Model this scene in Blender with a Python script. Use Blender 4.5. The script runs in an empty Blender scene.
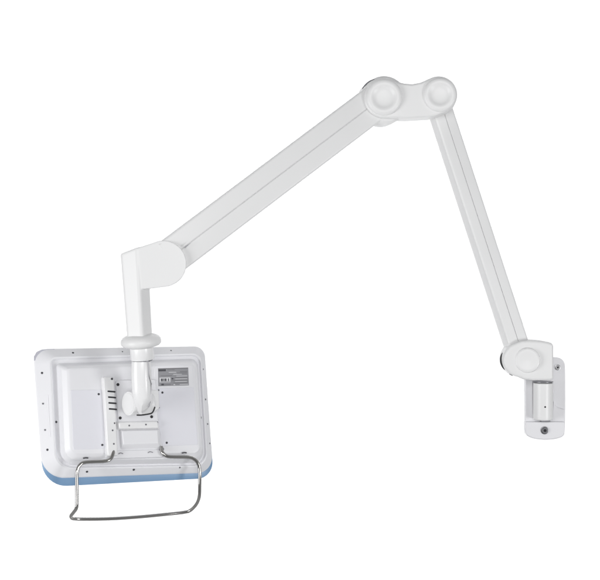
import bpy, bmesh, math, random
from mathutils import Vector, Matrix
from mathutils.bvhtree import BVHTree
random.seed(4)
R = math.radians
S = bpy.context.scene
COL = S.collection
# ------------------------------------------------------------------ camera
F = 1154.0            # focal length in photo pixels (600 wide)
CAMZ = 1.40
CAM = Vector((0, -3.0, CAMZ))
cd = bpy.data.cameras.new('camera'); cam = bpy.data.objects.new('camera', cd); COL.objects.link(cam)
cam.location = CAM; cam.rotation_euler = (R(90), 0, 0)
cd.sensor_fit = 'HORIZONTAL'; cd.sensor_width = 36; cd.lens = 36 * F / 600
cd.clip_start = .05; cd.clip_end = 200
S.camera = cam

def P(px, py, d):     # measured pixel at a given distance -> metres
    return Vector(((px - 300) * d / F, -3.0 + d, CAMZ + (290 - py) * d / F))
def ray(px, py):
    return (P(px, py, 1.0) - CAM).normalized()

# ------------------------------------------------------------------ materials
def mat(name, col, rough=.4, metal=0, coat=0, bump=.02, scale=900, var=.02, spec=.5):
    m = bpy.data.materials.new(name); m.use_nodes = True
    n = m.node_tree.nodes; l = m.node_tree.links
    b = n['Principled BSDF']
    b.inputs['Roughness'].default_value = rough; b.inputs['Metallic'].default_value = metal
    b.inputs['Coat Weight'].default_value = coat; b.inputs['Coat Roughness'].default_value = .25
    b.inputs['Specular IOR Level'].default_value = spec
    tc = n.new('ShaderNodeTexCoord')
    nz = n.new('ShaderNodeTexNoise'); nz.inputs['Scale'].default_value = 9; nz.inputs['Detail'].default_value = 5
    l.new(tc.outputs['Object'], nz.inputs['Vector'])
    mx = n.new('ShaderNodeMix'); mx.data_type = 'RGBA'
    mx.inputs['A'].default_value = (*[c * (1 - var) for c in col], 1)
    mx.inputs['B'].default_value = (*[min(1, c * (1 + var)) for c in col], 1)
    l.new(nz.outputs['Fac'], mx.inputs['Factor']); l.new(mx.outputs['Result'], b.inputs['Base Color'])
    if bump:
        n2 = n.new('ShaderNodeTexNoise'); n2.inputs['Scale'].default_value = scale; n2.inputs['Detail'].default_value = 2
        l.new(tc.outputs['Object'], n2.inputs['Vector'])
        bp = n.new('ShaderNodeBump'); bp.inputs['Strength'].default_value = bump * 4; bp.inputs['Distance'].default_value = .0004
        l.new(n2.outputs['Fac'], bp.inputs['Height']); l.new(bp.outputs['Normal'], b.inputs['Normal'])
        mr = n.new('ShaderNodeMapRange'); mr.inputs['To Min'].default_value = rough * .85; mr.inputs['To Max'].default_value = rough * 1.2
        l.new(nz.outputs['Fac'], mr.inputs['Value']); l.new(mr.outputs['Result'], b.inputs['Roughness'])
    return m
M = dict(
    arm=mat('white_powder_coat', (.80, .80, .80), .42, coat=.15),
    armin=mat('shadow_gap_plastic', (.42, .42, .43), .6),
    plate=mat('bracket_paint', (.79, .788, .81), .38, coat=.1),
    shell=mat('cool_white_plastic', (.825, .825, .85), .36, coat=.12),
    panel=mat('panel_plastic', (.79, .79, .84), .38, coat=.1),
    neck=mat('white_gloss_plastic', (.85, .85, .855), .26, coat=.3),
    blue=mat('blue_bezel_plastic', (.19, .33, .52), .38, coat=.2),
    chrome=mat('polished_steel', (.46, .45, .435), .11, metal=1, bump=0),
    dark=mat('dark_screw_steel', (.10, .10, .11), .4, metal=.6, bump=0),
    grey=mat('grey_screw_steel', (.26, .26, .28), .4, metal=.7, bump=0),
    black=mat('black_rubber', (.018, .018, .02), .55),
    slot=mat('slot_dark', (.03, .03, .035), .8, bump=0),
    labgrey=mat('label_foil', (.33, .33, .35), .35, metal=.2, bump=0),
    labdark=mat('label_ink', (.07, .07, .08), .5, bump=0),
    labmid=mat('label_print', (.19, .19, .20), .5, bump=0),
    lablight=mat('label_paper', (.66, .66, .68), .5, bump=0),
    trim=mat('lavender_grey_plastic', (.52, .52, .58), .4),
    screen=mat('screen_glass', (.01, .01, .012), .1, bump=0),
    bolt=mat('bolt_steel', (.20, .20, .21), .38, metal=.8, bump=0),
    pale_bolt=mat('pale_bolt_steel', (.5, .5, .51), .35, metal=.7, bump=0),
    backdrop=mat('white_studio_paper', (.92, .92, .92), .9, bump=0, var=.003, spec=.1),
)

# ------------------------------------------------------------------ mesh helpers
def link(name, bm, m, parent=None, inv=None, bevel=0, seg=3, ang=30, smooth=True, sub=0):
    bmesh.ops.recalc_face_normals(bm, faces=bm.faces)
    if inv is not None: bmesh.ops.transform(bm, matrix=inv, verts=bm.verts)
    me = bpy.data.meshes.new(name); bm.to_mesh(me); bm.free()
    for mm in (m if isinstance(m, (list, tuple)) else [m]): me.materials.append(mm)
    o = bpy.data.objects.new(name, me); COL.objects.link(o)
    if parent: o.parent = parent
    if smooth:
        for p in me.polygons: p.use_smooth = True
    if bevel:
        b = o.modifiers.new('bevel', 'BEVEL'); b.width = bevel; b.segments = seg
        b.limit_method = 'ANGLE'; b.angle_limit = R(ang); b.harden_normals = True; b.miter_outer = 'MITER_ARC'
    elif smooth and not sub:
        me.set_sharp_from_angle(angle=R(35))
    if sub:
        s = o.modifiers.new('sub', 'SUBSURF'); s.levels = s.render_levels = sub
    return o
def loft(bm, rings, cap0=True, cap1=True, closed=True, mi=0):
    vs = [[bm.verts.new(p) for p in r] for r in rings]
    n = len(vs[0])
    for a, b in zip(vs, vs[1:]):
        for i in range(n if closed else n - 1):
            j = (i + 1) % n
            bm.faces.new((a[i], a[j], b[j], b[i])).material_index = mi
    if cap0: bm.faces.new(vs[0][::-1]).material_index = mi
    if cap1: bm.faces.new(vs[-1]).material_index = mi
    return vs
def basis(z, up=Vector((0, 0, 1))):
    z = z.normalized(); x = up.cross(z)
    if x.length < 1e-4: x = Vector((1, 0, 0))
    x.normalize(); return x, z.cross(x)
def lathe(bm, origin, axis, prof, n=48, mi=0):      # prof: (radius, height along axis)
    x, y = basis(axis); z = axis.normalized()
    rings = []
    for r, h in prof:
        r = max(r, 1e-5)
        rings.append([origin + z * h + (x * math.cos(2 * math.pi * i / n) + y * math.sin(2 * math.pi * i / n)) * r for i in range(n)])
    loft(bm, rings, mi=mi)
def prism(bm, pts, vec):                             # closed outline extruded along vec
    loft(bm, [pts, [p + vec for p in pts]])
def smooth_path(pts, n=8):
    out = []
    for i in range(len(pts) - 1):
        p0 = pts[max(i - 1, 0)]; p1 = pts[i]; p2 = pts[i + 1]; p3 = pts[min(i + 2, len(pts) - 1)]
        for k in range(n):
            t = k / n
            out.append(.5 * ((2 * p1) + (p2 - p0) * t + (2 * p0 - 5 * p1 + 4 * p2 - p3) * t * t + (3 * p1 - p0 - 3 * p2 + p3) * t ** 3))
    out.append(pts[-1]); return out
def fillet_path(pts, rads, n=7):                     # straight runs joined by bends
    out = [pts[0]]
    for i in range(1, len(pts) - 1):
        a, b, c = pts[i - 1], pts[i], pts[i + 1]
        r = rads[i - 1]
        r = min(r, (a - b).length * .48, (c - b).length * .48)
        s = b + (a - b).normalized() * r; e = b + (c - b).normalized() * r
        for k in range(n + 1):
            t = k / n; out.append(s.lerp(b, t).lerp(b.lerp(e, t), t))
    out.append(pts[-1]); return out
def tube(bm, path, r, n=16, mi=0):
    rings = []; up = None
    for i, p in enumerate(path):
        t = (path[min(i + 1, len(path) - 1)] - path[max(i - 1, 0)]).normalized()
        if up is None: up = t.orthogonal().normalized()
        up = (up - t * up.dot(t)).normalized(); s = t.cross(up)
        rr = r(i / (len(path) - 1)) if callable(r) else r
        rings.append([p + (up * math.cos(2 * math.pi * k / n) + s * math.sin(2 * math.pi * k / n)) * rr for k in range(n)])
    loft(bm, rings, mi=mi)
def arc(cx, cy, r, a0, a1, n=16):                    # degrees, image axes with y up
    return [(cx + r * math.cos(R(a0 + (a1 - a0) * i / n)), cy - r * math.sin(R(a0 + (a1 - a0) * i / n))) for i in range(n + 1)]
def empty(name, M4, label, cat):
    o = bpy.data.objects.new(name, None); COL.objects.link(o); o.matrix_world = M4
    o.empty_display_size = .05; o['label'] = label; o['category'] = cat
    return o

# screw / bolt meshes shared by their copies (local z = outwards)
def screw_mesh(r, m1, m2, proud=.0006):
    bm = bmesh.new(); Z = Vector((0, 0, 1)); O = Vector((0, 0, 0))
    lathe(bm, O, Z, [(r, -.0012), (r, proud * .4), (r * .86, proud), (r * .3, proud * 1.3), (0, proud * 1.35)], 20)
    for a in (0, 90):                                # cross recess, a dark inlay standing a hair proud
        c, s = math.cos(R(a + 20)), math.sin(R(a + 20)); L, w = r * .6, r * .14
        z = proud * 1.5 + a * 1e-6
        vs = [bm.verts.new((u * c - v * s, u * s + v * c, z)) for u, v in ((-L, -w), (L, -w), (L, w), (-L, w))]
        bm.faces.new(vs).material_index = 1
    me = bpy.data.meshes.new('screw'); bm.to_mesh(me); bm.free()
    me.materials.append(m1); me.materials.append(m2)
    for p in me.polygons: p.use_smooth = True
    me.set_sharp_from_angle(angle=R(40))
    return me
def put(name, me, loc, nrm, parent):                 # loc, nrm in the parent's space
    o = bpy.data.objects.new(name, me); COL.objects.link(o); o.parent = parent
    x, y = basis(nrm); m = Matrix((x, y, nrm.normalized())).transposed().to_4x4(); m.translation = loc
    o.matrix_local = m; return o

# ================================================================== THE ARM
root = P(545, 430, 3.27)
arm = empty('support_arm', Matrix.Translation(root),
            'long white jointed wall support arm with two grooved beams and round elbow caps', 'support arm')
IA = Matrix.Translation(-root)
def A_obj(name, bm, m, parent=arm, **k): return link(name, bm, m, parent, IA, **k)

def beam(bm, a, b, width, thick, roll, rad, groove=True, gw=.0014, gd=.003, bulge=.0, n=6):
    ax = (b - a).normalized(); t = (-Vector((0, 1, 0))); t = (t - ax * t.dot(ax)).normalized()
    t = Matrix.Rotation(R(roll), 3, ax) @ t; w = ax.cross(t)
    sec = []
    hw, ht = width / 2, thick / 2
    for sx, sz, a0 in ((1, 1, 0), (-1, 1, 90), (-1, -1, 180), (1, -1, 270)):
        if sx == -1 and sz == 1 and groove:          # front face seam, crossed between the two front corners
            sec += [(gw, ht), (gw * .5, ht - gd), (-gw * .5, ht - gd), (-gw, ht)]
        for k in range(n + 1):
            an = R(a0 + 90 * k / n)
            sec.append((sx * (hw - rad) + rad * math.cos(an), sz * (ht - rad) + rad * math.sin(an)))
    loft(bm, [[p + w * u + t * v for u, v in sec] for p in (a, b)])
    return ax, w, t

# --- fore beam
bm = bmesh.new()
a, b = P(168, 258.9, 3.0), P(384, 95.8, 3.15)
ax, w, t = beam(bm, a, b, .0955, .060, 7, .007, gw=.0016)
beam_o = A_obj('front_beam', bm, M['arm'])
# end boss of the beam under the elbow + pointed slot at the wrist end
bm = bmesh.new()
c = P(382.5, 101.6, 3.15)
lathe(bm, c + t * -.036, t, [(.059, 0), (.0650, .006), (.0650, .060), (.059, .066)], 64)
link('end_boss', bm, M['arm'], beam_o, IA)
bm = bmesh.new()
s0, s1 = P(183, 248.2, 3.0), P(190, 243, 3.005)
q = [s0 + t * .0303 + w * .0018, s0 + t * .0303 - w * .0015, s1 + t * .0303]
prism(bm, q, t * .0006); link('seam_slot', bm, M['grey'], beam_o, IA)
bm = bmesh.new()                                     # dark strip standing in for the shaded gap at the upper end
pp = [P(x, y, 3.118) for x, y in arc(382.5, 101.6, 23.9, 148, 110, 6)]
tube(bm, smooth_path(pp, 5), lambda u: .0010 + .0012 * math.sin(u * math.pi), 8)
link('gap_shade', bm, M['grey'], beam_o, IA)

# --- rear beam
bm = bmesh.new()
a2, b2 = P(436, 98, 3.2), P(520.5, 358, 3.2)
ax2, w2, t2 = beam(bm, a2, b2, .0583, .054, -9, .006, gw=.0013)
rear_o = A_obj('rear_beam', bm, M['arm'])

# --- elbow
def chaikin(pts, k=2):
    for _ in range(k):
        out = [pts[0]]
        for p, q in zip(pts, pts[1:]):
            out += [(p[0] * .75 + q[0] * .25, p[1] * .75 + q[1] * .25), (p[0] * .25 + q[0] * .75, p[1] * .25 + q[1] * .75)]
        pts = out + [pts[-1]]
    return pts
def px_prism(pts, d, back, ax=(0, 1, 0)):
    bm = bmesh.new(); prism(bm, [P(x, y, d) for x, y in pts], Vector(ax).normalized() * back); return bm
el = arc(383.5, 98, 19.6, 270, 68, 26)
el += [(396, 81.2), (404, 83.2), (412, 84.0), (421, 82.2), (428, 79.0)]
el += arc(438.8, 94.6, 18.6, 112, -80, 24)
el += [(436, 115.6), (428, 117.0), (405, 118.2)]
bm = px_prism(el, 3.095, .100, (.085, 1, .058))
elbow = A_obj('elbow_housing', bm, M['arm'], bevel=.0065, seg=4, ang=40)
def knob(cx, cy, r, d, axis, parent, ri=.5, name='joint_cap', h=.011):
    bm = bmesh.new(); o = P(cx, cy, d)
    prof = [(r, -.004), (r, 0), (r * .985, h * .35), (r * .94, h * .68), (r * .87, h * .9), (r * .78, h), (r * .68, h * .97),
            (r * .60, h * .82), (r * .53, h * .62), (r * .45, h * .48), (r * .3, h * .40), (0, h * .37)]
    lathe(bm, o, axis, prof, 72)
    return link(name, bm, M['arm'], parent, IA, sub=1)
ka = Vector((-.07, -1, -.04)).normalized()
knob(384.0, 97.4, 18.4 * 3.09 / F, 3.094, ka, elbow)
knob(439.8, 94.9, 17.2 * 3.09 / F, 3.094, ka, elbow)

# --- wrist block with drop post
wr = [(138.0, 247.8), (147, 244.9), (158, 241.2)] + arc(163.2, 263.6, 23.2, 94, -78, 26) + [(158, 287.6), (146, 288.8), (138.0, 289.4)]
bm = px_prism(wr, 2.9675, .072, (-.11, 1, .0))
# drop post, rounded square seen over one corner
ptop, pbot = P(134.0, 249.8, 3.0), P(139.9, 339, 2.995)
za = (ptop - pbot).normalized()
f = Vector((-math.sin(R(24)), -math.cos(R(24)), 0)); f = (f - za * f.dot(za)).normalized(); s = za.cross(f)
def rsq(c, ha, hb, r, n=8, sl=0):
    out = []
    for sx, sz, a0 in ((1, 1, 0), (-1, 1, 90), (-1, -1, 180), (1, -1, 270)):
        for k in range(n + 1):
            an = R(a0 + 90 * k / n)
            v = s * (sx * (ha - r) + r * math.cos(an)) + f * (sz * (hb - r) + r * math.sin(an))
            out.append(c + v + za * (v.x * sl))
    return out
loft(bm, [rsq(pbot, .0255, .0265, .0095), rsq(ptop - za * .004, .0285, .0275, .010, sl=.26), rsq(ptop - za * .001, .0276, .0266, .009, sl=.26), rsq(ptop, .0262, .0252, .008, sl=.26)])
post = A_obj('drop_post', bm, M['arm'])
rm = post.modifiers.new('fuse', 'REMESH'); rm.mode = 'VOXEL'; rm.voxel_size = .0016; rm.use_smooth_shade = True
sm = post.modifiers.new('soften', 'SMOOTH'); sm.factor = .5; sm.iterations = 14
# collar ring
cax = Vector((-.072, -.09, 1)).normalized()
bm = bmesh.new(); cc = P(141.0, 341.3, 3.0)
prof = [(.028, .0175), (.034, .0172), (.040, .0155), (.0465, .0115), (.0512, .0055), (.0525, -.001), (.0512, -.007), (.047, -.0115), (.040, -.0142), (.034, -.0155), (.030, -.0175)]
lathe(bm, cc, cax, prof, 64); A_obj('collar', bm, M['arm'])
# socket under the collar
bm = bmesh.new()
lathe(bm, cc, cax, [(.0305, -.008), (.0305, -.046), (.0290, -.0485), (.026, -.0485)], 56)
sock = A_obj('swivel_socket', bm, M['neck'])
bm = bmesh.new(); lathe(bm, cc, cax, [(.0262, -.045), (.0262, -.0515), (.022, -.0515)], 48)
link('swivel_ring', bm, M['grey'], sock, IA)

# --- tilt neck (in front of the display)
bm = bmesh.new()
secs = [(141.2, 361.5, 2.995, .0240, .0235), (141.2, 366, 2.995, .0250, .0245), (141.3, 378, 2.995, .0252, .025), (141.8, 390, 2.998, .0252, .025),
        (142.6, 398, 3.002, .0243, .0245), (143.5, 405, 3.008, .0222, .0225), (144.2, 410.5, 3.014, .0180, .018), (144.6, 413.6, 3.018, .0140, .014)]
rings = []
X = Vector((1, 0, 0)); Y = Vector((0, 1, 0))
for px, py, d, ra, rb in secs:
    c = P(px, py, d); k = 40
    rings.append([c + X * (math.copysign(abs(math.cos(2 * math.pi * i / k)) ** .8, math.cos(2 * math.pi * i / k)) * ra)
                  + Y * (math.copysign(abs(math.sin(2 * math.pi * i / k)) ** .8, math.sin(2 * math.pi * i / k)) * rb) for i in range(k)])
loft(bm, rings)
g_ = bmesh.ops.bisect_plane(bm, geom=bm.verts[:] + bm.edges[:] + bm.faces[:], plane_co=P(144.2, 400.5, 2.978), plane_no=Vector((.55, -.62, -.56)).normalized(), clear_outer=True)
bmesh.ops.holes_fill(bm, edges=[e for e in bm.edges if e.is_boundary])
neck = A_obj('tilt_neck', bm, M['neck'])
bm = bmesh.new()                                     # parting seam that winds down the right of the neck
tube(bm, smooth_path([P(148.2, 360.5, 2.974), P(148.8, 368, 2.976), P(149.2, 376, 2.978), P(150.8, 383, 2.988), P(151.0, 387, 2.99), P(150.3, 396, 2.99), P(150.2, 402, 2.995), P(148.5, 407, 2.995)], 6), .0009, 8)
link('parting_seam', bm, M['grey'], neck, IA)
bm = bmesh.new()                                     # thin moulding ring
lathe(bm, P(141.5, 386.2, 2.997), Vector((-.05, -.06, 1)), [(.0242, -.001), (.0258, -.0006), (.0258, .0006), (.0242, .001)], 48)
link('moulding_ring', bm, M['neck'], neck, IA)

# ================================================================== THE DISPLAY
U = Vector((2630, 1154, 8)).normalized()
V = Vector((-.0805, .177, .981)); V = (V - U * V.dot(U)).normalized(); W = U.cross(V)
MO = P(125, 412, 3.125)
MM = Matrix((U, V, W)).transposed().to_4x4(); MM.translation = MO
mon = empty('medical_monitor', MM, 'white medical monitor seen from behind with blue lower edge and steel grab rail', 'monitor')
MI = MM.inverted(); MR = MI.to_3x3()
def Lp(px, py, w):                                   # measured pixel on the monitor-parallel plane at height w -> local
    o = MI @ CAM; d = MR @ ray(px, py); return o + d * ((w - o.z) / d.z)
def rring(corners, rads, w, n=10, wz=None):
    c = [Lp(x, y, w) for x, y in corners]; out = []
    for i in range(4):
        a, b, e = c[i - 1], c[i], c[(i + 1) % 4]; r = rads[i]
        s_ = b + (a - b).normalized() * r; t_ = b + (e - b).normalized() * r
        ctr = s_ + t_ - b
        for k in range(n + 1):
            an = math.pi / 2 * k / n
            out.append(ctr + (s_ - ctr) * math.cos(an) + (t_ - ctr) * math.sin(an))
    return out
D = lambda name, bm, m, parent=mon, **k: link(name, bm, m, parent, None, **k)

# blue front bezel (frame around the glass, chin turned back at the bottom)
B = [(34, 351), (204, 348), (213.8, 478.0), (43.5, 487.2)]
bm = bmesh.new()
loft(bm, [rring([(37, 353), (202, 350), (211, 472), (46, 481)], (.03, .03, .045, .055), .000),
          rring(B, (.028, .03, .047, .062), -.006), rring(B, (.028, .03, .047, .062), -.022),
          rring([(36, 353), (202, 350), (212, 476), (45, 485)], (.028, .03, .047, .06), -.030)], cap1=True)
D('bezel', bm, M['blue'], bevel=.0015, seg=2)
bm = bmesh.new()
loft(bm, [rring([(47, 364), (190, 361), (198, 462), (56, 470)], (.002,) * 4, -.0302), rring([(47, 364), (190, 361), (198, 462), (56, 470)], (.002,) * 4, -.031)])
D('screen', bm, M['screen'])

# rear cover: skirt, crest, gutter, raised box
bm = bmesh.new()
r0 = [(33, 349.2), (204.3, 346.2), (213.2, 472.6), (42.6, 478.8)]
rings = [rring(r0, (.040, .030, .046, .058), -.010),
         rring(r0, (.040, .030, .046, .058), .000),
         rring([(34.5, 350.2), (203.6, 347.2), (212.5, 471.8), (43.8, 478)], (.038, .030, .045, .057), .0035),
         rring([(49.5, 357.2), (201.5, 353.4), (208.0, 466.8), (55, 469.5)], (.018, .026, .040, .045), .020),
         rring([(51.2, 358.6), (200.2, 354.6), (206.8, 465.3), (56.5, 468.0)], (.012, .026, .038, .043), .0195),
         rring([(52.4, 360.4), (199.6, 356.0), (206.0, 464.6), (57.6, 466.9)], (.011, .025, .036, .041), .013),
         rring([(56.0, 363.6), (197.6, 358.6), (204.0, 463.2), (60.6, 465.6)], (.010, .022, .034, .038), .013),
         rring([(57.6, 364.6), (197.2, 359.6), (203.6, 462.2), (61.8, 464.4)], (.010, .020, .032, .036), .024),
         rring([(61.5, 366.4), (196.2, 361.8), (202.4, 458.6), (65.2, 460.2)], (.010, .018, .030, .032), .043),
         rring([(66.5, 368.6), (194.6, 364.2), (200.2, 452.8), (70.2, 453.6)], (.008, .014, .020, .020), .0525),
         rring([(69.0, 369.8), (193.4, 365.4), (199.0, 450.2), (72.6, 451.0)], (.006, .012, .016, .016), .0535)]
loft(bm, rings)
tri = bm.copy(); bmesh.ops.triangulate(tri, faces=tri.faces)
cover_tree = BVHTree.FromBMesh(tri); tri.free()
cover = D('rear_cover', bm, M['shell'], bevel=.0012, seg=3, ang=16)
trees = [cover_tree]
def hit(px, py):
    o = MI @ CAM; d = MR @ ray(px, py); best = None
    for tr in trees:
        h = tr.ray_cast(o, d)
        if h[0] is not None and (best is None or h[3] < best[2]): best = (h[0], h[1], h[3])
    if best is None: return Lp(px, py, 0.05), Vector((0, 0, 1))
    n = best[1]; n = -n if n.z < 0 else n
    return best[0], n

def slab(name, quad, w0, w1, rads, m, parent, inset=.8, bevel=.0008, seg=2, keep=True):
    bm = bmesh.new()
    cx = sum(x for x, y in quad) / 4; cy = sum(y for x, y in quad) / 4
    q2 = [(x + (inset if x < cx else -inset), y + (inset if y < cy else -inset)) for x, y in quad]
    # base ring keeps the real outline of the measured top ring, grown by the draft
    top = rring(q2, rads, w1, 6); c = sum(top, Vector()) / len(top)
    g = inset / 376
    bot = []
    for p in top:
        v = Vector((p.x - c.x, p.y - c.y, 0)); bot.append(Vector((p.x + math.copysign(g, v.x), p.y + math.copysign(g, v.y), w0)))
    loft(bm, [bot, top])
    if keep:
        tr = bm.copy(); bmesh.ops.triangulate(tr, faces=tr.faces); trees.append(BVHTree.FromBMesh(tr)); tr.free()
    return D(name, bm, m, parent, bevel=bevel, seg=seg, ang=20)

FZ = .0535
bm = bmesh.new()
q = [Lp(x, y, -.006) for x, y in ((33.8, 361), (33.9, 356.6), (36.4, 352.2), (41.4, 349.9), (54, 349.3), (54, 352), (43, 356), (38, 361))]
prism(bm, q, Vector((0, 0, .0085))); D('corner_trim', bm, M['trim'], bevel=.001, seg=2)
# access panels
slab('access_panel', [(70.5, 390.0), (101.6, 389.5), (105.8, 449.0), (73.2, 449.8)], FZ - .002, FZ + .0012, (.003,) * 4, M['panel'], mon, inset=.3, bevel=.0005)
slab('access_panel', [(153.5, 388.3), (194.0, 387.0), (198.0, 445.0), (162.0, 446.4)], FZ - .002, FZ + .0012, (.003,) * 4, M['panel'], mon, inset=.3, bevel=.0005)
# faint recessed-look field around the plate in the upper right
slab('upper_field', [(154.5, 365.8), (192.5, 364.8), (193.6, 386.4), (153.6, 387.6)], FZ - .002, FZ + .0007, (.003,) * 4, M['shell'], mon, inset=.3, bevel=.0005)
# vented ridge
ridge = slab('vent_ridge', [(101.8, 375.4), (115.8, 375.2), (119.4, 457.0), (106.2, 457.6)], FZ - .02, FZ + .015, (.006, .009, .004, .004), M['neck'], mon, inset=1.6, bevel=.003, seg=3)
# back mounting pad (behind the hinge)
pad = slab('mounting_pad', [(115.0, 379.5), (156.5, 378.5), (159.2, 423.5), (117.6, 424.5)], FZ - .002, FZ + .006, (.006,) * 4, M['shell'], mon, inset=1.0, bevel=.0015)
# lower bar carrying two screws, box cover, and ledge
slab('lower_bar', [(117.0, 420.6), (159.4, 419.6), (160.6, 429.4), (117.6, 430.2)], FZ - .002, FZ + .014, (.004,) * 4, M['neck'], mon, inset=1.8, bevel=.003, seg=3)
bm = bmesh.new()                                     # box with a sloping underside
def hexq(tq, tw, bq, bw):
    t_ = [Lp(x, y, tw) for x, y in tq]
    b_ = [Lp(x, y, bw) for x, y in bq]
    loft(bm, [b_, t_])
hexq([(122.0, 431.0), (157.6, 430.2), (158.4, 443.2), (123.4, 444.2)], FZ + .013, [(119.0, 429.0), (160.6, 428.2), (162.2, 449.6), (119.6, 451.0)], FZ - .004)
D('cover_box', bm, M['shell'], bevel=.002, seg=3, ang=20)
slab('rail_ledge', [(104.6, 449.8), (164.0, 448.4), (164.6, 458.0), (105.4, 459.6)], .030, FZ + .0035, (.005,) * 4, M['shell'], mon, inset=1.0, bevel=.0025, seg=3)

# vents : dark slots on the ridge
def rbar(p, q, w, h):                                # thin dark inlay between two local points
    d = (q - p).normalized(); z = Vector((0, 0, 1)); n = z.cross(d); out = []
    for c_, a0 in ((q, -90), (p, 90)):
        for k in range(7):
            an = R(a0 + 180 * k / 6); out.append(c_ + d * (math.cos(an) * w) + n * (math.sin(an) * w))
    prism(bm, [v - z * .002 for v in out], z * (h + .002))
for y, x0, x1 in ((391.5, 108.2, 114.8), (397.3, 108.7, 115.3), (403.1, 109.1, 115.8), (409.1, 109.5, 116.3)):
    bm = bmesh.new(); rbar(Lp(x0, y - .2, FZ + .015), Lp(x1, y + .3, FZ + .015), .0021, .0003)
    D('vent_slot', bm, M['slot'], ridge)
bm = bmesh.new(); rbar(Lp(104.6, 415.2, FZ + .004), Lp(105.0, 423, FZ + .004), .0009, .002); D('side_slot', bm, M['grey'], ridge)
# small hooks in the ledge
for x0, x1, y in ((118.6, 123.0, 453.4), (148.0, 152.8, 452.2)):
    bm = bmesh.new()
    pts = [Lp(x0, y + .7, FZ + .0045), Lp(x0 + 1.0, y - .1, FZ + .006), Lp((x0 + x1) / 2, y - .5, FZ + .007), Lp(x1, y + .3, FZ + .0045)]
    tube(bm, smooth_path(pts, 4), .0009, 8); D('hook', bm, M['grey'], mon)
for x, y in ((85.3, 458.6), (183.8, 453.4)):         # rail clips
    bm = bmesh.new(); h, n_ = hit(x, y)
    tube(bm, [h - Vector((.0065, -.001, -.003)), h + Vector((0, .0018, .0055)), h + Vector((.0065, .001, .003))], .0018, 10); D('rail_clip', bm, M['dark'], mon)
# long shallow scallop on the left skirt
bm = bmesh.new()
ha, _ = hit(47.6, 395); hb, _ = hit(50.2, 437)
tube(bm, [ha - Vector((0, 0, .0008)), hb - Vector((0, 0, .0008))], .0014, 10); D('skirt_rib', bm, M['shell'], mon)

# screws
s_small = screw_mesh(.0024, M['grey'], M['slot']); s_mid = screw_mesh(.0031, M['dark'], M['slot']); s_big = screw_mesh(.0040, M['black'], M['slot'], .0015)
for x, y in [(42, 373), (73, 352.8), (122.4, 351.8), (171, 350.6), (42.9, 403.7), (45, 430), (47.4, 449.8), (87, 471.8), (133.8, 469.8), (179.8, 467.6),
             (203.3, 369.2), (205.7, 399.4), (207.8, 424), (209.8, 443.4), (56.2, 422), (201.2, 417.6)]:
    h, n_ = hit(x, y); big = (x, y) in ((42, 373), (47.4, 449.8), (133.8, 469.8), (87, 471.8), (56.2, 422), (73, 352.8), (201.2, 417.6))
    put('screw', s_mid if big else s_small, h, n_, mon)
for x, y in [(98.7, 394.2), (102.3, 445), (162.4, 392.6), (166.7, 442.8)]:
    h, n_ = hit(x, y); put('screw', s_mid, h, n_, mon)
for x, y in [(158.6, 390.2), (158.9, 407.6), (157.6, 422), (114.6, 423.2), (113.8, 443.9), (129.2, 425.6), (145.9, 424.6), (112.6, 430.4)]:
    h, n_ = hit(x, y); put('screw', s_small, h, n_, mon)
h, n_ = hit(111.9, 378.9); put('screw', s_mid, h, n_, mon)
for x, y in [(117.9, 384.6), (120.2, 418), (151.6, 416.8), (150.2, 384.0)]:
    h, n_ = hit(x, y); put('mounting_bolt', s_big, h, n_, mon)

# rating plate
bm = bmesh.new()
lw = FZ + .0009
def lq(x0, y0, x1, y1, mi, up):
    def g(fx, fy):                                   # bilinear in the plate's measured quad
        tl, tr, br, bl = (158.0, 368.4), (188.2, 367.6), (188.9, 385.4), (158.4, 386.2)
        a_ = Vector(tl).lerp(Vector(tr), fx); b_ = Vector(bl).lerp(Vector(br), fx); return a_.lerp(b_, fy)
    q = [g(x0, y0), g(x1, y0), g(x1, y1), g(x0, y1)]
    vs = [Lp(p.x, p.y, lw + up) for p in q]; lo = [v - Vector((0, 0, .0006)) for v in vs]
    loft(bm, [lo, vs], mi=mi)
lq(0, 0, 1, 1, 0, 0)
lq(0, .0, .99, .05, 2, .0001); lq(.01, .06, .26, .17, 1, .0002)
lq(.04, .52, .40, .80, 3, .0002)
for x0, x1 in ((.09, .15), (.17, .20), (.215, .27), (.32, .35)): lq(x0, .58, x1, .73, 1, .0003)
for x0, x1 in ((.07, .38),): lq(x0, .755, x1, .775, 2, .0003)
lq(.44, .56, .50, .64, 1, .0002)
for y, x0, x1, c_ in ((.10, .30, .55, 2), (.24, .35, .60, 3), (.30, .62, .95, 2), (.36, .50, .78, 3), (.42, .08, .46, 2), (.46, .60, .96, 3), (.55, .54, .97, 2), (.62, .56, .95, 3),
                       (.70, .44, .97, 2), (.77, .55, .94, 3), (.85, .50, .97, 2), (.93, .06, .40, 2), (.22, .72, .96, 2), (.93, .70, .98, 3)):
    lq(x0, y - .017, x1, y + .017, c_, .0002)
lq(.10, .87, .18, .96, 1, .0003); lq(.50, .90, .55, .96, 3, .0003)
o = D('rating_plate', bm, [M['labgrey'], M['labdark'], M['labmid'], M['lablight']], smooth=False)
o['label'] = 'grey foil rating plate with fine print'

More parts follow.
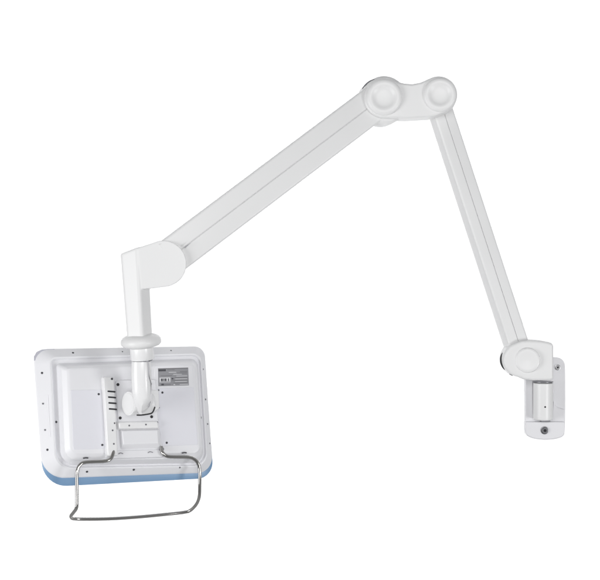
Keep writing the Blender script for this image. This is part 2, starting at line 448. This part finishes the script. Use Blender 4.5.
# steel grab rail
rail = [(113.0, 447.0, .058), (113.2, 452.5, .066), (110.5, 459.0, .069), (104, 461.2, .070), (86, 462.2, .070), (80.0, 465.0, .070), (77.2, 472, .069), (76.8, 484, .065),
        (77.0, 500, .058), (76.4, 508, .052)]
p1 = [Lp(*p) for p in rail]
p2 = [Lp(*p) for p in [(73.5, 512.5, .032), (71.0, 516.0, .010), (72.2, 518.3, -.004), (77, 518.9, -.012), (90, 519.1, -.014), (113, 518.6, -.014), (140, 516.8, -.014), (165, 514.4, -.014), (184, 512.3, -.014)]]
p3 = [Lp(*p) for p in [(190.5, 510.3, -.008), (196.2, 504.5, .018), (199.2, 497, .044), (199.7, 485, .058), (199.6, 470, .068), (198.0, 463.5, .071), (194.2, 459.2, .072), (188, 457.2, .072), (171, 456.8, .071), (165.5, 455.4, .070), (162.2, 452, .067), (161.4, 447.0, .058)]]
bm = bmesh.new(); tube(bm, smooth_path(p1 + p2 + p3, 8), .0047, 20)
rl = D('grab_rail', bm, M['chrome'])
for x, y in ((113.0, 447.8), (161.4, 447.8)):
    bm = bmesh.new(); c_ = Lp(x, y, .058); lathe(bm, c_ - Vector((0, .003, 0)), Vector((0, -1, .3)), [(.004, -.003), (.0068, -.001), (.0068, .003), (.005, .004)], 24)
    D('rail_ferrule', bm, M['grey'], rl)

# tilt hinge (belongs to the arm): barrel across, round side cap, bridge to the pad, black gasket
hc = (MM @ Lp(137.5, 403.5, .100))
bm = bmesh.new()
lathe(bm, MM @ Lp(130.8, 404.2, .090), U, [(.001, .0), (.0255, .0), (.0285, .003), (.0285, .056), (.025, .060), (.001, .060)], 56)
hinge = A_obj('tilt_hinge', bm, M['neck'])
bm = bmesh.new()
lathe(bm, P(128.8, 403.6, 3.018), Vector((-.74, -.66, .04)), [(.0300, -.022), (.0318, -.006), (.0318, -.001), (.0308, .0012), (.0285, .0016), (.0280, .0006), (.0272, .0006), (.0266, .0018), (.018, .0032), (.001, .0038)], 64)
link('hinge_cap', bm, M['neck'], hinge, IA)
bm = bmesh.new()
q = [MM @ Lp(x, y, FZ + .004) for x, y in ((126, 394), (155.2, 391), (156.2, 409.5), (151, 413.2), (127, 415))]
prism(bm, q, W * .034); link('hinge_bridge', bm, M['neck'], hinge, IA, bevel=.004)
bm = bmesh.new()
g = [P(136.8, 415.1, 2.985), P(141, 415.2, 2.982), P(147, 414.4, 2.982), P(151.8, 413.3, 2.986), P(153.4, 411.2, 2.988), P(154.9, 406.8, 2.99)]
tube(bm, fillet_path(g, [.01] * 4, 4), .0019, 10); link('gasket', bm, M['black'], hinge, IA)

# ================================================================== SHOULDER + WALL BRACKET
sh = arc(520.6, 359.8, 17.4, 118, 262, 20) + [(524, 379.6), (533, 380.6), (553.8, 380.4)] + [(553.8, 343.8), (549, 342.2), (543, 341.0), (536, 340.4), (528, 340.2), (521, 340.9)]
bm = px_prism(sh, 3.155, .066)
shoulder = A_obj('shoulder_block', bm, M['arm'], bevel=.0085, seg=5, ang=40)
bm = bmesh.new()
lathe(bm, P(527.3, 360.2, 3.156), Vector((-.16, -1, .02)), [(.0335, -.012), (.0345, .002), (.0330, .0065), (.0300, .0085), (.0255, .0088), (.018, .0074), (.001, .0062)], 64)
link('joint_cap', bm, M['arm'], shoulder, IA)
bm = bmesh.new()                                     # dark stop pad on the outer left edge
pts = [P(x, y, 3.155) + Vector((0, .030, 0)) for x, y in arc(520.6, 359.8, 17.4, 158, 218, 12)]
tube(bm, pts, lambda u: .0008 + .0036 * math.sin(u * math.pi) ** .7, 10); link('stop_pad', bm, M['black'], shoulder, IA)
bm = bmesh.new(); pts = [P(x, y, 3.155) + Vector((0, .030, 0)) for x, y in arc(520.6, 359.8, 17.4, 238, 250, 4)]
tube(bm, pts, .0016, 8); link('stop_pad', bm, M['black'], shoulder, IA)

# wall plate
pl = [(525.0, 372), (528, 360), (538, 357.2), (556, 357.2), (561.5, 358.6), (564.6, 362.5), (565.4, 368), (565.4, 432.5), (563.2, 436.8), (556, 439.2), (545, 440.2), (534, 439.0), (527.6, 436.4), (525.2, 433.2)]
bm = px_prism(chaikin(pl), 3.262, .016)
plate = A_obj('wall_plate', bm, M['plate'], bevel=.0035, seg=3, ang=40)
bm = px_prism([(525.6, 422.0)] + chaikin([(564.9, 422.0), (565.0, 432.5), (562.6, 436.4), (556, 438.6), (545, 439.5), (534, 438.4), (528.2, 436.0), (525.7, 433), (525.6, 427)]), 3.238, .026)
link('lower_apron', bm, M['plate'], plate, IA, bevel=.0022, seg=3, ang=40)
# cradle with curved gussets
bm = bmesh.new()
cr = [(525.6, 380.2), (532.8, 380.2), (533.2, 414), (535.5, 418.6), (550.6, 418.6), (552.6, 416), (553.4, 401), (555, 404.6), (557.6, 407.2), (561, 408.8), (564.7, 409.4), (564.8, 425.6), (525.7, 425.6)]
prism(bm, [P(x, y, 3.247) for x, y in cr], Vector((0, .017, 0)))
link('cradle', bm, M['plate'], plate, IA, bevel=.0018, seg=2, ang=40)
bm = bmesh.new()                                     # pivot cylinder
lathe(bm, P(543, 419.6, 3.226), Vector((0, -.02, 1)), [(.0240, 0), (.0268, .003), (.0275, .010), (.0275, .102), (.024, .104)], 56)
piv = A_obj('pivot_post', bm, M['arm'])
bm = bmesh.new(); prism(bm, [P(x, y, 3.232) for x, y in ((540.6, 418), (550.6, 418), (550.2, 421.9), (541, 421.9))], Vector((0, .012, 0)))  # grey box standing in for the dark, shaded slit under the post
link('dark_slit', bm, M['grey'], piv, IA)
bm = bmesh.new(); lathe(bm, P(543, 382.0, 3.226), Vector((0, 0, 1)), [(.0282, 0), (.0282, .0018)], 56)
link('pivot_washer', bm, M['grey'], piv, IA)
put('set_screw', screw_mesh(.0028, M['black'], M['slot']), (P(543, 406, 3.226) + Vector((0, -.0277, 0))) - root, Vector((0, -1, 0)), piv)
def bolt(x, y, d, r, par, nrm=Vector((0, -1, 0)), m='bolt'):
    bm = bmesh.new(); o = P(x, y, d)
    lathe(bm, o, nrm, [(r * 1.25, -.001), (r * 1.25, .001), (r, .0014), (r, .0045), (r * .85, .0058), (r * .5, .0058), (r * .48, .0022), (0, .0021)], 40)
    b_ = link('plate_bolt', bm, M[m], par, IA)
    bm = bmesh.new(); rr = r * .44
    prism(bm, [o + nrm * .0020 + Vector((rr * math.cos(R(60 * k + 12)), 0, rr * math.sin(R(60 * k + 12)))) for k in range(6)], nrm * .0008)
    link('hex_recess', bm, M['slot'], plate, IA, smooth=False)
    return b_
bolt(544.6, 430.4, 3.2375, .0088, plate)
bolt(557.6, 367.4, 3.2615, .0066, plate, m='pale_bolt')

# ================================================================== BACKDROP + LIGHT
bm = bmesh.new()
loft(bm, [[Vector((x, 6.0 - .35 * (x / 5) ** 2, z)) for z in (-3.2, -1, 1.4, 4, 6.5)] for x in (-5, -2.5, 0, 2.5, 5)], cap0=False, cap1=False, closed=False)
bd = link('backdrop', bm, M['backdrop'], sub=2); bd['kind'] = 'structure'

def area(name, loc, target, sx, sy, power, col=(1, 1, 1)):
    l = bpy.data.lights.new(name, 'AREA'); l.shape = 'RECTANGLE'; l.size = sx; l.size_y = sy; l.energy = power; l.color = col
    o = bpy.data.objects.new(name, l); COL.objects.link(o); o.location = loc
    o.rotation_euler = (Vector(target) - Vector(loc)).to_track_quat('-Z', 'Y').to_euler(); return o
area('key_softbox', (-2.6, -2.0, .8), (0, 0, 1.3), 1.6, 1.8, 50)
area('front_softbox', (.2, -3.6, 1.9), (0, 0, 1.3), 1.4, 1.0, 34)
area('side_softbox', (2.4, -2.2, .6), (-.2, 0, 1.3), .7, .9, 31)
area('backdrop_lamp', (0, 3.2, 5.2), (0, 6, 1.9), 7, .8, 200)
area('backdrop_lamp', (0, 3.2, -2.2), (0, 6, .9), 7, .8, 200)
wd = bpy.data.worlds.new('World'); S.world = wd; wd.use_nodes = True
n = wd.node_tree.nodes; l = wd.node_tree.links        # added surround gradient: brighter sides, dimmer behind the camera, shapes the rail's reflections
bg = n['Background']; bg.inputs['Color'].default_value = (.975, .985, 1, 1)
tc = n.new('ShaderNodeTexCoord'); sp = n.new('ShaderNodeSeparateXYZ'); mr = n.new('ShaderNodeMapRange')
mr.interpolation_type = 'SMOOTHSTEP'
mr.inputs['From Min'].default_value = -1; mr.inputs['From Max'].default_value = -.35
mr.inputs['To Min'].default_value = .14; mr.inputs['To Max'].default_value = .40
l.new(tc.outputs['Generated'], sp.inputs[0]); l.new(sp.outputs['Y'], mr.inputs['Value']); l.new(mr.outputs['Result'], bg.inputs['Strength'])
S.view_settings.view_transform = 'Standard'; S.view_settings.look = 'None'; S.view_settings.exposure = .06; S.view_settings.gamma = 1
S.cycles.max_bounces = 8
